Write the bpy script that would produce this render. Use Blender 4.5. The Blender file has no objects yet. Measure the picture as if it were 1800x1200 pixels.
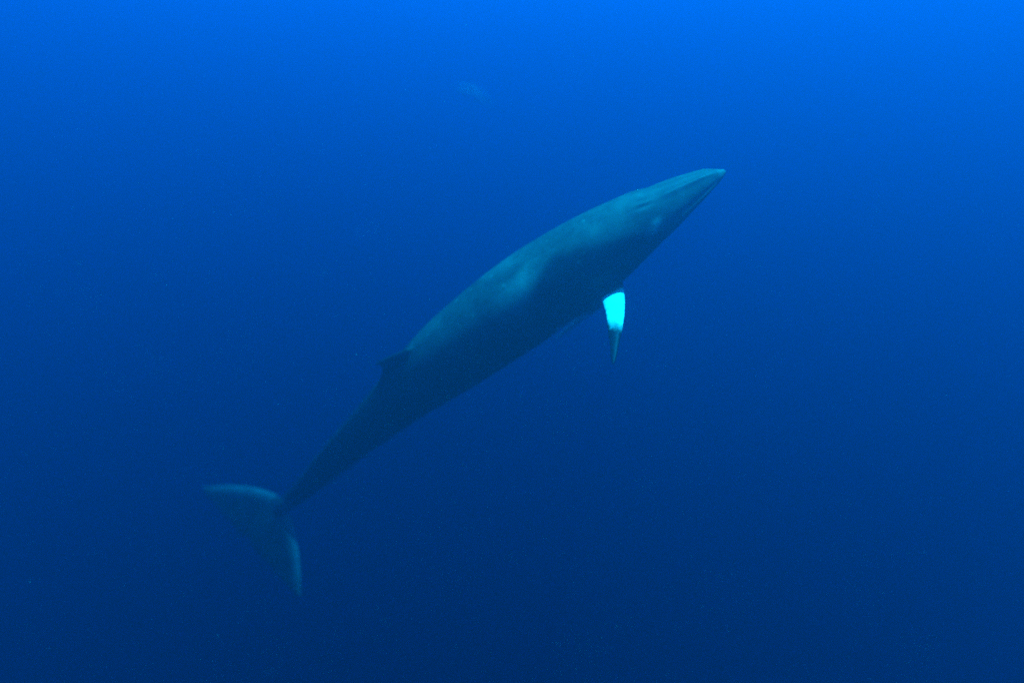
import bpy, bmesh, math, random
from mathutils import Vector, Matrix, noise
R = math.radians
scene = bpy.context.scene
COL = scene.collection

# ------------------------------------------------------------------ camera
CAM_Z = -7.0                       # seven metres under the sea surface (z = 0)
PITCH = -17.0
HFOV = 70.0
cam_data = bpy.data.cameras.new('camera')
cam = bpy.data.objects.new('camera', cam_data)
COL.objects.link(cam)
cam.location = (0, 0, CAM_Z)
cam.rotation_euler = (R(90 + PITCH), 0, 0)
cam_data.sensor_width = 36
cam_data.lens = 18 / math.tan(R(HFOV / 2))
cam_data.dof.use_dof = True; cam_data.dof.focus_distance = 6.9; cam_data.dof.aperture_fstop = 0.13   # soft, scattering water
cam_data.clip_start = 0.05
cam_data.clip_end = 2000
scene.camera = cam

# ------------------------------------------------------------------ sky and sun
SUN_EL, SUN_AZ = 80.0, 85.0        # azimuth measured from +Y (straight ahead) towards +X
w = bpy.data.worlds.new('World'); scene.world = w; w.use_nodes = True
nt = w.node_tree; nt.nodes.clear()
out = nt.nodes.new('ShaderNodeOutputWorld'); bg = nt.nodes.new('ShaderNodeBackground')
sky = nt.nodes.new('ShaderNodeTexSky'); sky.sky_type = 'NISHITA'; sky.sun_disc = False
sky.sun_elevation = R(SUN_EL); sky.sun_rotation = R(SUN_AZ)
bg.inputs['Strength'].default_value = 0.06
nt.links.new(sky.outputs[0], bg.inputs[0]); nt.links.new(bg.outputs[0], out.inputs[0])
sd = bpy.data.lights.new('sun', 'SUN'); sd.energy = 5.0; sd.angle = R(0.5); sd.color = (1, .96, .83)
sun = bpy.data.objects.new('sun', sd); COL.objects.link(sun)
sdir = Vector((math.sin(R(SUN_AZ)) * math.cos(R(SUN_EL)), math.cos(R(SUN_AZ)) * math.cos(R(SUN_EL)), math.sin(R(SUN_EL))))
sun.rotation_euler = sdir.to_track_quat('Z', 'Y').to_euler()
sun.location = (0, 0, 30)

# ------------------------------------------------------------------ exposure and render
vs = scene.view_settings
scene.display_settings.display_device = 'sRGB'
vs.view_transform = 'Standard'; vs.look = 'None'; vs.gamma = 1; vs.use_curve_mapping = False
vs.exposure = 3.62
cy = scene.cycles
cy.max_bounces = 8; cy.volume_bounces = 3; cy.diffuse_bounces = 2; cy.glossy_bounces = 2
cy.use_denoising = False; cy.use_adaptive_sampling = False      # the little noise left stands for sensor grain
cy.sample_clamp_indirect = 0.025

# ------------------------------------------------------------------ helpers
FPX = 900 / math.tan(R(HFOV / 2))
CR = cam.rotation_euler.to_matrix()
CP = Vector(cam.location)
def at(px, py, depth):             # a point of the place from its direction and its distance along the view axis
    return CP + CR @ Vector(((px - 900) / FPX * depth, (600 - py) / FPX * depth, -depth))

def catmull(xs, ys, x):
    n = len(xs)
    if x <= xs[0]: return ys[0] * 1.0
    if x >= xs[-1]: return ys[-1] * 1.0
    i = 0
    while xs[i + 1] < x: i += 1
    h = xs[i + 1] - xs[i]; t = (x - xs[i]) / h
    def m(k):
        if k == 0: return (ys[1] - ys[0]) / (xs[1] - xs[0])
        if k == n - 1: return (ys[-1] - ys[-2]) / (xs[-1] - xs[-2])
        return (ys[k + 1] - ys[k - 1]) / (xs[k + 1] - xs[k - 1])
    m0, m1 = m(i), m(i + 1)
    t2, t3 = t * t, t * t * t
    return ys[i] * (2*t3 - 3*t2 + 1) + m0 * (h * (t3 - 2*t2 + t)) + ys[i + 1] * (3*t2 - 2*t3) + m1 * (h * (t3 - t2))

def smooth(a, b, x):
    t = max(0.0, min(1.0, (x - a) / (b - a))); return t * t * (3 - 2 * t)

def tag(o, label=None, cat=None, group=None, kind=None):
    if label: o['label'] = label
    if cat: o['category'] = cat
    if group: o['group'] = group
    if kind: o['kind'] = kind
    return o

def mesh_obj(name, verts, faces, mat, parent=None, shade=True):
    me = bpy.data.meshes.new(name); me.from_pydata(verts, [], faces); me.update()
    if shade: me.polygons.foreach_set('use_smooth', [True] * len(me.polygons))
    o = bpy.data.objects.new(name, me); COL.objects.link(o)
    if mat: me.materials.append(mat)
    if parent:
        o.parent = parent; o.matrix_parent_inverse = parent.matrix_world.inverted()
    return o

# ------------------------------------------------------------------ water: one closed body of even, clear blue water
def water_material():
    m = bpy.data.materials.new('clear_blue_sea_water'); m.use_nodes = True
    t = m.node_tree; t.nodes.clear()
    o = t.nodes.new('ShaderNodeOutputMaterial')
    sc = t.nodes.new('ShaderNodeVolumeScatter'); ab = t.nodes.new('ShaderNodeVolumeAbsorption'); add = t.nodes.new('ShaderNodeAddShader')
    D = 0.1
    SIG_S = (0.002, 0.0395, 0.062)  # scattering per metre
    SIG_A = (0.55, 0.110, 0.040)   # absorption per metre
    sc.inputs['Color'].default_value = (*[v / D for v in SIG_S], 1)
    sc.inputs['Density'].default_value = D
    sc.inputs['Anisotropy'].default_value = 0.84
    DA = 0.5
    ab.inputs['Color'].default_value = (*[1 - v / DA for v in SIG_A], 1)
    ab.inputs['Density'].default_value = DA
    t.links.new(sc.outputs[0], add.inputs[0]); t.links.new(ab.outputs[0], add.inputs[1])
    t.links.new(add.outputs[0], o.inputs['Volume'])
    m.cycles.homogeneous_volume = True
    return m
bm = bmesh.new(); bmesh.ops.create_cube(bm, size=1)
for v in bm.verts: v.co = Vector((v.co.x * 320, v.co.y * 320, (v.co.z - .5) * 140))
me = bpy.data.meshes.new('water'); bm.to_mesh(me); bm.free()
water = bpy.data.objects.new('water', me); COL.objects.link(water); me.materials.append(water_material())
tag(water, kind='structure')

# ------------------------------------------------------------------ whale: spine, girth, roll
# station: picture x, y, apparent half width, distance, height/width ratio of the cross section, roll
ST = [  # x,    y,   half, depth, tall, roll
    (1275, 300,   3, 9.55, 0.80, 64),
    (1265, 306,  10, 9.56, 0.75, 64),
    (1246, 315,  19, 9.58, 0.75, 64),
    (1203, 341,  33, 9.63, 0.82, 63),
    (1158, 370,  46, 9.69, 0.90, 61),
    (1115, 396,  57, 9.76, 0.97, 58),
    (1065, 430,  68, 9.84, 1.00, 55),
    (1009, 469,  76, 9.94, 1.00, 52),
    (948,  510,  79, 10.04, 1.02, 49),
    (893,  549,  78, 10.14, 1.03, 47),
    (840,  588,  74, 10.24, 1.05, 46),
    (796,  622,  69, 10.34, 1.08, 45),
    (753,  657,  61, 10.44, 1.12, 44),
    (711,  694,  51, 10.54, 1.18, 44),
    (670,  732,  42, 10.64, 1.25, 45),
    (630,  768,  35, 10.74, 1.35, 47),
    (587,  808,  28, 10.86, 1.45, 50),
    (548,  846,  21, 10.98, 1.40, 56),
    (513,  878,  15, 11.08, 1.20, 62),
    (476,  905,   9, 11.16, 0.60, 66),
    (454,  923,   3, 11.22, 0.40, 66),
]
DS = .76
ST = [(a[0], a[1], a[2], (a[3] + 1.2 * ((1275 - a[0]) / 807) ** 2) * DS, a[4], a[5]) for a in ST]
P = [at(a[0], a[1], a[3]) for a in ST]
arc = [0.0]
for i in range(1, len(P)): arc.append(arc[-1] + (P[i] - P[i - 1]).length)
L = arc[-1]
S_ = [0.0, 0.01, 0.028, 0.07, 0.116, 0.16, 0.213, 0.274, 0.341, 0.404, 0.467, 0.521, 0.576, 0.633, 0.69, 0.747, 0.81, 0.871, 0.922, 0.969, 1.0]
def spine(s): return catmull(S_, P, s)
def half(s): return max(0.005, catmull(S_, [a[2] * a[3] / FPX for a in ST], s))
def tall(s): return catmull(S_, [a[4] for a in ST], s)
def roll(s): return catmull(S_, [float(a[5]) for a in ST], s)
def frame(s):
    e = 0.004
    t = (spine(min(1, s + e)) - spine(max(0, s - e))).normalized()      # towards the tail
    p = spine(s)
    c = (CP - p).normalized(); c = (c - t * c.dot(t)).normalized()      # the flank that faces the swimmer
    inn = t.cross(c).normalized()
    if inn.dot(CR @ Vector((-.6, .8, 0))) < 0: inn = -inn
    r = R(roll(s))
    d = inn * math.cos(r) + c * math.sin(r)                             # back
    l = c * math.cos(r) - inn * math.sin(r)                             # right side
    return p, t, d, l
def radii(s):
    h, k, r = half(s), tall(s), R(roll(s))
    rl = h / math.sqrt((k * math.cos(r)) ** 2 + math.sin(r) ** 2)
    return rl * k, rl                                                   # dorsal-ventral, lateral
def surface(s, th):                                                     # th: 0 on the back, +90 on the right side
    p, t, d, l = frame(s); rv, rl = radii(s)
    return p + d * (rv * math.cos(R(th))) + l * (rl * math.sin(R(th)))

def gauss(x, c, w): return math.exp(-((x - c) / w) ** 2)
def body_offset(s, th):
    """Relief of the skin in metres: lip groove, rostrum ridge, blowhole mound, spine ridge."""
    a = abs(th); o = 0.0
    head = smooth(.01, .03, s) * (1 - smooth(.13, .16, s))
    lip = 63 + 26 * smooth(.09, .15, s)
    o += head * (-0.010 * gauss(a, lip, 5) + 0.014 * gauss(a, lip + 13, 8))
    o += 0.016 * gauss(th, 0, 9) * smooth(.015, .04, s) * (1 - smooth(.09, .12, s))
    o += 0.020 * gauss(th, 0, 24) * gauss(s, .132, .022) - 0.016 * (gauss(th, 7, 4) + gauss(th, -7, 4)) * gauss(s, .134, .012)
    o += 0.020 * gauss(th, 0, 10) * smooth(.45, .55, s) * (1 - smooth(.9, .96, s))
    o += 0.010 * (gauss(th, 66, 14) + gauss(th, -66, 14)) * gauss(s, .14, .02)
    pl = smooth(94, 104, a) * smooth(.03, .07, s) * (1 - smooth(.46, .54, s))
    o -= 0.010 * pl * (.5 + .5 * math.cos(R(th) * 52))                  # throat pleats
    return o

def loft(verts, faces, rings, closed_ends=True):
    base = len(verts); n = len(rings[0])
    for r in rings: verts.extend(r)
    for i in range(len(rings) - 1):
        for j in range(n):
            a = base + i * n + j; b = base + i * n + (j + 1) % n
            faces.append((a, b, b + n, a + n))
    if closed_ends:
        faces.append(tuple(base + j for j in reversed(range(n))))
        faces.append(tuple(base + (len(rings) - 1) * n + j for j in range(n)))

def blade(verts, faces, stations, n=14):
    """A fin from (leading edge, trailing edge, normal, thickness) stations; rounded section, thickest a third back."""
    rings = []
    for le, te, nrm, th in stations:
        ring = []
        for k in range(2 * n):
            if k < n: u, sg = k / n, 1
            else: u, sg = (2 * n - k) / n, -1
            prof = 1.5 * math.sqrt(max(0, u)) * (1 - u) ** .8 * 1.25
            prof = max(prof, 0.16 if 0 < u < 1 else 0.0)
            ring.append(le.lerp(te, u) + nrm * (sg * th * .5 * prof))
        rings.append(ring)
    loft(verts, faces, rings)

verts, faces = [], []
NS, NT = 150, 224
rings = []
for i in range(NS + 1):
    u = i / NS
    s = u * u * 0.25 + u * 0.75 if u < 1 else 1.0
    ring = []
    p, t, d, l = frame(s); rv, rl = radii(s)
    for j in range(NT):
        th = -180 + 360 * j / NT
        c, sn = math.cos(R(th)), math.sin(R(th))
        o = body_offset(s, th)
        # lower jaw: fuller below the lip at the head, throat a little flattened
        full = 1 + 0.10 * smooth(85, 150, abs(th)) * smooth(.02, .08, s) * (1 - smooth(.16, .3, s))
        ring.append(p + d * ((rv * full + o) * c) + l * ((rl + o) * sn))
    rings.append(ring)
loft(verts, faces, rings)

# dorsal fin
def dorsal_fin():
    st = []
    for k in range(9):
        u = k / 8
        sl = .526 + .074 * u ** 1.15          # leading edge sweeps back
        stt = .648 - .056 * math.sin(u * math.pi * .5) ** .8 + .012 * u ** 3
        p0, t0, d0, l0 = frame(sl); p1, t1, d1, l1 = frame(max(stt, sl + .003))
        h = -0.06 + 0.33 * u
        rv0, rv1 = radii(sl)[0], radii(stt)[0]
        st.append((p0 + d0 * (rv0 * .97 + h), p1 + d1 * (rv0 * .97 + h - .02 * u), l0, .085 * (1 - u) ** .8 + .022))
    blade(verts, faces, st)
dorsal_fin()

# flukes
pF, tF, dF, lF = frame(.965)
tFl = (tF + dF * .30).normalized(); dF = (dF - tFl * dF.dot(tFl)).normalized()
YAW = R(23)
tFl, lF = tFl * math.cos(YAW) + lF * math.sin(YAW), lF * math.cos(YAW) - tFl * math.sin(YAW)
FL_C = spine(.955) - lF * .05
FK = 1.11
def fluke(side):
    st = []
    span = .95 * FK
    for k in range(15):
        u = k / 14
        y = side * span * u
        le = FK * (-0.15 + 0.55 * u ** 1.45 + .05 * u ** 4)
        te = le + FK * (.65 * max(0, 1 - u ** 1.3) ** .8 - .08 * (1 - smooth(0, .10, u)) + .012)
        droop = -.02 * u * u
        up = dF * droop
        st.append((FL_C + tFl * le + lF * y + up, FL_C + tFl * te + lF * y + up, dF, (.115 * (1 - u) + .026)))
    if side < 0: st = st[::-1]
    blade(verts, faces, st)
fluke(1); fluke(-1)

# flippers: stations from root to tip
FLIP = [(0, .10, -.14), (.2, .112, -.135), (.35, .108, -.105), (.45, .102, -.088), (.6, .084, -.072), (.8, .052, -.044), (.93, .034, -.036), (1, .014, -.018)]
def flipper(root, mid, tip, chord, nrm):
    st = []
    for k in range(13):
        u = k / 12
        q = root * (1 - u) ** 2 + (mid * 2 - (root + tip) * .5) * (2 * u * (1 - u)) + tip * u * u
        a = catmull([f[0] for f in FLIP], [f[1] for f in FLIP], u); b = catmull([f[0] for f in FLIP], [f[2] for f in FLIP], u)
        st.append((q + chord * a, q + chord * b, nrm, .10 * (1 - u) ** .7 + .026))
    blade(verts, faces, st)
    return st
FS = .283
RB = surface(FS, 104)
camX, camY, camB = CR @ Vector((1, 0, 0)), CR @ Vector((0, 1, 0)), CR @ Vector((0, 0, 1))
pB, tB, dB, lB = frame(FS)
f_root = at(1078, 496, 7.48); f_mid = at(1080, 562, 7.12); f_tip = at(1078, 640, 6.76)
f_dir = (f_tip - f_root).normalized()
f_ch = (camX * .97 + camY * .10 + camB * .15); f_ch = (f_ch - f_dir * f_ch.dot(f_dir)).normalized()
f_n = f_ch.cross(f_dir).normalized()
if f_n.dot(camB) < 0: f_n = -f_n
flip_st = flipper(f_root, f_mid, f_tip, f_ch, f_n)
# the far flipper, held in under the belly
g_root = at(1052, 534, 7.86); g_tip = at(976, 597, 8.36)
g_mid = g_root.lerp(g_tip, .5); g_dir = (g_tip - g_root).normalized()
g_ch = camB * .96 - camY * .10 - camX * .10; g_ch = -(g_ch - g_dir * g_ch.dot(g_dir)).normalized()
g_n = g_ch.cross(g_dir).normalized()
flipper(g_root, g_mid, g_tip, g_ch, g_n)

# one continuous skin
tmp = mesh_obj('whale_shell', verts, faces, None)
bm = bmesh.new(); bm.from_mesh(tmp.data); bmesh.ops.recalc_face_normals(bm, faces=bm.faces); bm.to_mesh(tmp.data); bm.free()
rm = tmp.modifiers.new('remesh', 'REMESH'); rm.mode = 'VOXEL'; rm.voxel_size = 0.011; rm.use_smooth_shade = True
sm = tmp.modifiers.new('smooth', 'SMOOTH'); sm.factor = .5; sm.iterations = 6
dg = bpy.context.evaluated_depsgraph_get()
body_me = bpy.data.meshes.new_from_object(tmp.evaluated_get(dg))
body_me.name = 'body'
old = tmp.data
bpy.data.objects.remove(tmp); bpy.data.meshes.remove(old)

# ------------------------------------------------------------------ whale: skin pattern
NSAMP = 400
SAM = [frame(k / NSAMP) + radii(k / NSAMP) for k in range(NSAMP + 1)]
from mathutils import kdtree
kd = kdtree.KDTree(NSAMP + 1)
for k, f in enumerate(SAM): kd.insert(f[0], k)
kd.balance()
flip_axis = [(a[0] + a[1]) * .5 for a in flip_st]
random.seed(23)
SCARS = []                                                                # small pale healed bites
for k in range(46):
    SCARS.append((surface(random.uniform(.2, .9), random.uniform(-30, 110)), random.uniform(.010, .026)))
def skin(co):
    _, k, _ = kd.find(co)
    p, t, d, l, rv, rl = SAM[k]
    s = k / NSAMP
    r = co - p
    y, x = r.dot(l), r.dot(d)
    th = math.degrees(math.atan2(y / rl, x / rv))
    rad = math.hypot(y / rl, x / rv)
    n1 = noise.noise(co * 1.7); n2 = noise.noise(co * 5.1 + Vector((3, 1, 7))); n3 = noise.noise(co * 14)
    sw, tw = s + .012 * n1 + .006 * n2, th + 9 * n1 + 6 * n2
    a = abs(tw)
    # back and flanks
    v = .048
    v += .020 * gauss(sw, .17, .08)                                       # paler crown behind the blowholes
    sd2 = 1.0 if tw > 0 else .35
    v += sd2 * .105 * gauss(sw, .345, .040) * gauss(a, 21 + 170 * (sw - .342), 17)                  # thorax patch
    v += .035 * gauss(sw, .385, .022) * gauss(a, 34, 12)
    v -= .022 * gauss(sw, .412, .016) * gauss(a, 36, 16)
    v += .035 * gauss(sw, .212, .014) * gauss(a, 4, 9)
    v += .012 * gauss(sw, .50, .06) * gauss(a, 10, 40)
    # dark shoulder mantle below the back
    edge = catmull([.12, .137, .18, .2275, .2725, .315, .3525, .40], [96., 72., 39., 25., 13., 28., 58., 84.], sw)
    if tw < 0: edge = max(edge, 62.)
    mant = smooth(edge - 10, edge + 9, a) * smooth(.125, .145, sw) * (1 - smooth(.36, .42, sw))
    v = v * (1 - mant) + .010 * mant
    # lower flank, then dark tail stock
    lowf = smooth(20, 66, a) * smooth(.35, .40, sw)
    v = v * (1 - .74 * lowf)
    stock = smooth(.545, .60, sw + .0006 * a)
    v = v * (1 - stock) + .016 * stock
    # pale belly
    bel = smooth(126, 150, a + 8 * n3 + 30 * gauss(s, .335, .03)) * (1 - smooth(.8, .95, s))
    v = v * (1 - bel) + .70 * bel
    # head: pale patch by the eye, light on jaw and rostrum painted into the tone
    v += .28 * gauss(s, .127, .007) * gauss(th, 44, 7)
    v += .16 * gauss(s, .133, .012) * gauss(th, 57, 6)
    v += .08 * (1 - smooth(.006, .016, s)) + .025 * gauss(abs(th), 66, 26) * (1 - smooth(.09, .13, s))  # pale snout tip; lower head lightened to paint light falling on the jaw
    v += .02 * gauss(th, -22, 8) * smooth(.03, .06, s) * (1 - smooth(.13, .15, s))  # lit strip left of the rostrum ridge, painted as paler skin
    v *= 1 + .22 * n2 + .14 * n3
    for sc, rr_ in SCARS:
        dd = (co - sc).length
        if dd < rr_ * 2: v += .07 * math.exp(-(dd / rr_) ** 2)
    # dorsal fin
    if rad > 1.12 and .52 < s < .72 and abs(th) < 50: v = .013
    # flukes: pale along the leading edge
    q = co - FL_C
    fy, fx = q.dot(lF), q.dot(tFl)
    if fx > -.2 and abs(q.dot(dF)) < .25 and abs(fy) > .05 and s > .85:
        u = min(1, abs(fy) / (.95 * FK))
        le = FK * (-0.15 + 0.55 * u ** 1.45 + .05 * u ** 4)
        ee = smooth(.05, .14, abs(fy))
        pal = .10 * (1 - smooth(.0, .19, fx - le)) * (1 - .5 * smooth(.6, 1, u)) + .011 + .008 * n2 + .004 * n3
        v = v * (1 - ee) + pal * ee
    # flippers: white band, dark tip
    for root, tip, ch in ((f_root, f_tip, f_ch), (g_root, g_tip, g_ch)):
        ax = tip - root; ln = ax.length; ax = ax / ln
        q = co - root; u = q.dot(ax) / ln
        off = (q - ax * (u * ln)).length
        if -.2 < u < 1.1 and off < .22 and (rad > 1.03 or u > .3):
            cu = q.dot(ch)
            n4 = noise.noise(co * 38); u2 = u + .03 * n3 + .02 * n2
            white = smooth(.145 - .5 * cu, .20 - .5 * cu, u2) * (1 - smooth(.47, .645, u2 + .02 * n4 - .25 * cu))
            if root is g_root: white = smooth(.05, .15, u)
            tm = -.125 if root is f_root else -.5
            tm = tm + .20 * max(0, u - .22) + .008 * n4
            white *= smooth(tm, tm + .03, cu)
            v = .006 * (1 - white) + .85 * white
    return max(.006, min(.88, v))

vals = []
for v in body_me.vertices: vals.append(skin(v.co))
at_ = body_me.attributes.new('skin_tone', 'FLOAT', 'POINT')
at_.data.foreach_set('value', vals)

def skin_material():
    m = bpy.data.materials.new('whale_skin'); m.use_nodes = True
    t = m.node_tree; b = t.nodes['Principled BSDF']
    a = t.nodes.new('ShaderNodeAttribute'); a.attribute_name = 'skin_tone'
    tc = t.nodes.new('ShaderNodeTexCoord')
    n = t.nodes.new('ShaderNodeTexNoise'); n.inputs['Scale'].default_value = 6; n.inputs['Detail'].default_value = 8; n.inputs['Roughness'].default_value = .68
    t.links.new(tc.outputs['Object'], n.inputs['Vector'])
    mr = t.nodes.new('ShaderNodeMapRange'); mr.inputs['To Min'].default_value = .25; mr.inputs['To Max'].default_value = 1.75
    t.links.new(n.outputs['Fac'], mr.inputs['Value'])
    mu = t.nodes.new('ShaderNodeMath'); mu.operation = 'MULTIPLY'
    t.links.new(a.outputs['Fac'], mu.inputs[0]); t.links.new(mr.outputs[0], mu.inputs[1])
    mx = t.nodes.new('ShaderNodeVectorMath'); mx.operation = 'SCALE'
    mx.inputs[0].default_value = (1.0, 1.0, .74)
    t.links.new(mu.outputs[0], mx.inputs['Scale'])
    t.links.new(mx.outputs[0], b.inputs['Base Color'])
    b.inputs['Roughness'].default_value = .55
    b.inputs['Specular IOR Level'].default_value = .12
    bp = t.nodes.new('ShaderNodeBump'); bp.inputs['Strength'].default_value = .15; bp.inputs['Distance'].default_value = .02
    t.links.new(n.outputs['Fac'], bp.inputs['Height']); t.links.new(bp.outputs[0], b.inputs['Normal'])
    return m
SKIN = skin_material()
def plain(name, col, rough=.4):
    m = bpy.data.materials.new(name); m.use_nodes = True
    t = m.node_tree; b = t.nodes['Principled BSDF']
    n = t.nodes.new('ShaderNodeTexNoise'); n.inputs['Scale'].default_value = 20
    cr = t.nodes.new('ShaderNodeValToRGB')
    cr.color_ramp.elements[0].color = (*[c * .75 for c in col], 1); cr.color_ramp.elements[1].color = (*[min(1, c * 1.25) for c in col], 1)
    t.links.new(n.outputs['Fac'], cr.inputs[0]); t.links.new(cr.outputs[0], b.inputs['Base Color'])
    b.inputs['Roughness'].default_value = rough; b.inputs['Specular IOR Level'].default_value = .2
    return m

whale = bpy.data.objects.new('whale', None); COL.objects.link(whale)
whale.location = spine(.45); whale.empty_display_size = .3
bpy.context.view_layer.update()
tag(whale, 'large dark grey whale with a white banded flipper gliding up through blue water', 'whale')
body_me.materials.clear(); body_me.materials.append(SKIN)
body = bpy.data.objects.new('body', body_me); COL.objects.link(body)
body.parent = whale; body.matrix_parent_inverse = whale.matrix_world.inverted()
EYE = plain('dark_eye', (.012, .012, .014), .15)
for sd_ in (1, -1):
    c = surface(.130, 69 * sd_)
    p, t, d, l = frame(.130)
    nrm = (c - p).normalized(); c = c + nrm * (-.006)
    vb, fb = [], []
    rr = []
    for i in range(1, 8):
        a = math.pi * i / 8; rr.append([c + t * (.036 * math.cos(a)) + (nrm * math.cos(2 * math.pi * j / 14) + t.cross(nrm) * math.sin(2 * math.pi * j / 14)) * (.026 * math.sin(a)) for j in range(14)])
    loft(vb, fb, rr)
    mesh_obj('eye', vb, fb, EYE, whale)

# ------------------------------------------------------------------ small pale shape far off above the whale
def far_fish():
    A = [(798, 153, 17.0), (815, 157, 17.0), (832, 163, 17.0), (848, 172, 17.0), (862, 184, 17.0)]
    pts = [at(*a) for a in A]; xs = [0, .25, .5, .75, 1]
    w_ = [.012, .050, .066, .046, .010]
    e = bpy.data.objects.new('fish', None); COL.objects.link(e); e.location = pts[2]
    bpy.context.view_layer.update()
    rr = []
    for i in range(17):
        u = i / 16
        p = catmull(xs, pts, u); t = (catmull(xs, pts, min(1, u + .02)) - catmull(xs, pts, max(0, u - .02))).normalized()
        r = catmull(xs, w_, u)
        up = Vector((0, 0, 1)); up = (up - t * up.dot(t)).normalized(); sd = t.cross(up)
        rr.append([p + up * (r * 1.3 * math.cos(2*math.pi*j/12)) + sd * (r * .8 * math.sin(2*math.pi*j/12)) for j in range(12)])
    vb, fb = [], []; loft(vb, fb, rr)
    m = plain('pale_fish_skin', (.25, .28, .25), .5)
    mesh_obj('body', vb, fb, m, e)
    t = (pts[4] - pts[3]).normalized(); up = Vector((0, 0, 1)); up = (up - t * up.dot(t)).normalized(); sd = t.cross(up)
    vb, fb = [], []
    st = []
    for k in range(-4, 5):
        u = k / 4; b = pts[4] + up * (.085 * u) - t * .02
        st.append((b + t * (.07 * abs(u) ** 1.3), b + t * (.045 + .07 * abs(u)) , sd, .010))
    blade(vb, fb, st, 6); mesh_obj('tail_fin', vb, fb, m, e)
    p = catmull(xs, pts, .45); tt = (pts[3] - pts[2]).normalized(); up = Vector((0, 0, 1)); up = (up - tt * up.dot(tt)).normalized()
    vb, fb, st = [], [], []
    for k in range(4):
        u = k / 3; b = p + up * (.04 + .06 * u)
        st.append((b + tt * (.05 * u), b + tt * (.12 - .03 * u), tt.cross(up), .010))
    blade(vb, fb, st, 6); mesh_obj('dorsal_fin', vb, fb, m, e)
    tag(e, 'tiny faint pale fish far off in the water above the whale', 'fish')
far_fish()

# ------------------------------------------------------------------ fine specks adrift in the water
def marine_snow():
    random.seed(5)
    vb, fb = [], []
    for k in range(40000):
        c = Vector((random.uniform(-7, 7), random.uniform(1.2, 10), CAM_Z + random.uniform(-9, 2)))
        r = random.uniform(.0007, .0017) * (1 + 1.0 * random.random() ** 5)
        b = len(vb)
        for q in range(4):
            vb.append(c + Vector((random.gauss(0, 1), random.gauss(0, 1), random.gauss(0, 1))).normalized() * r)
        fb += [(b, b+1, b+2), (b, b+2, b+3), (b, b+3, b+1), (b+1, b+3, b+2)]
    o = mesh_obj('marine_snow', vb, fb, plain('pale_detritus', (.5, .52, .46), .8), shade=False)
    tag(o, 'fine pale specks drifting all through the blue water', 'particles', kind='stuff')
marine_snow()
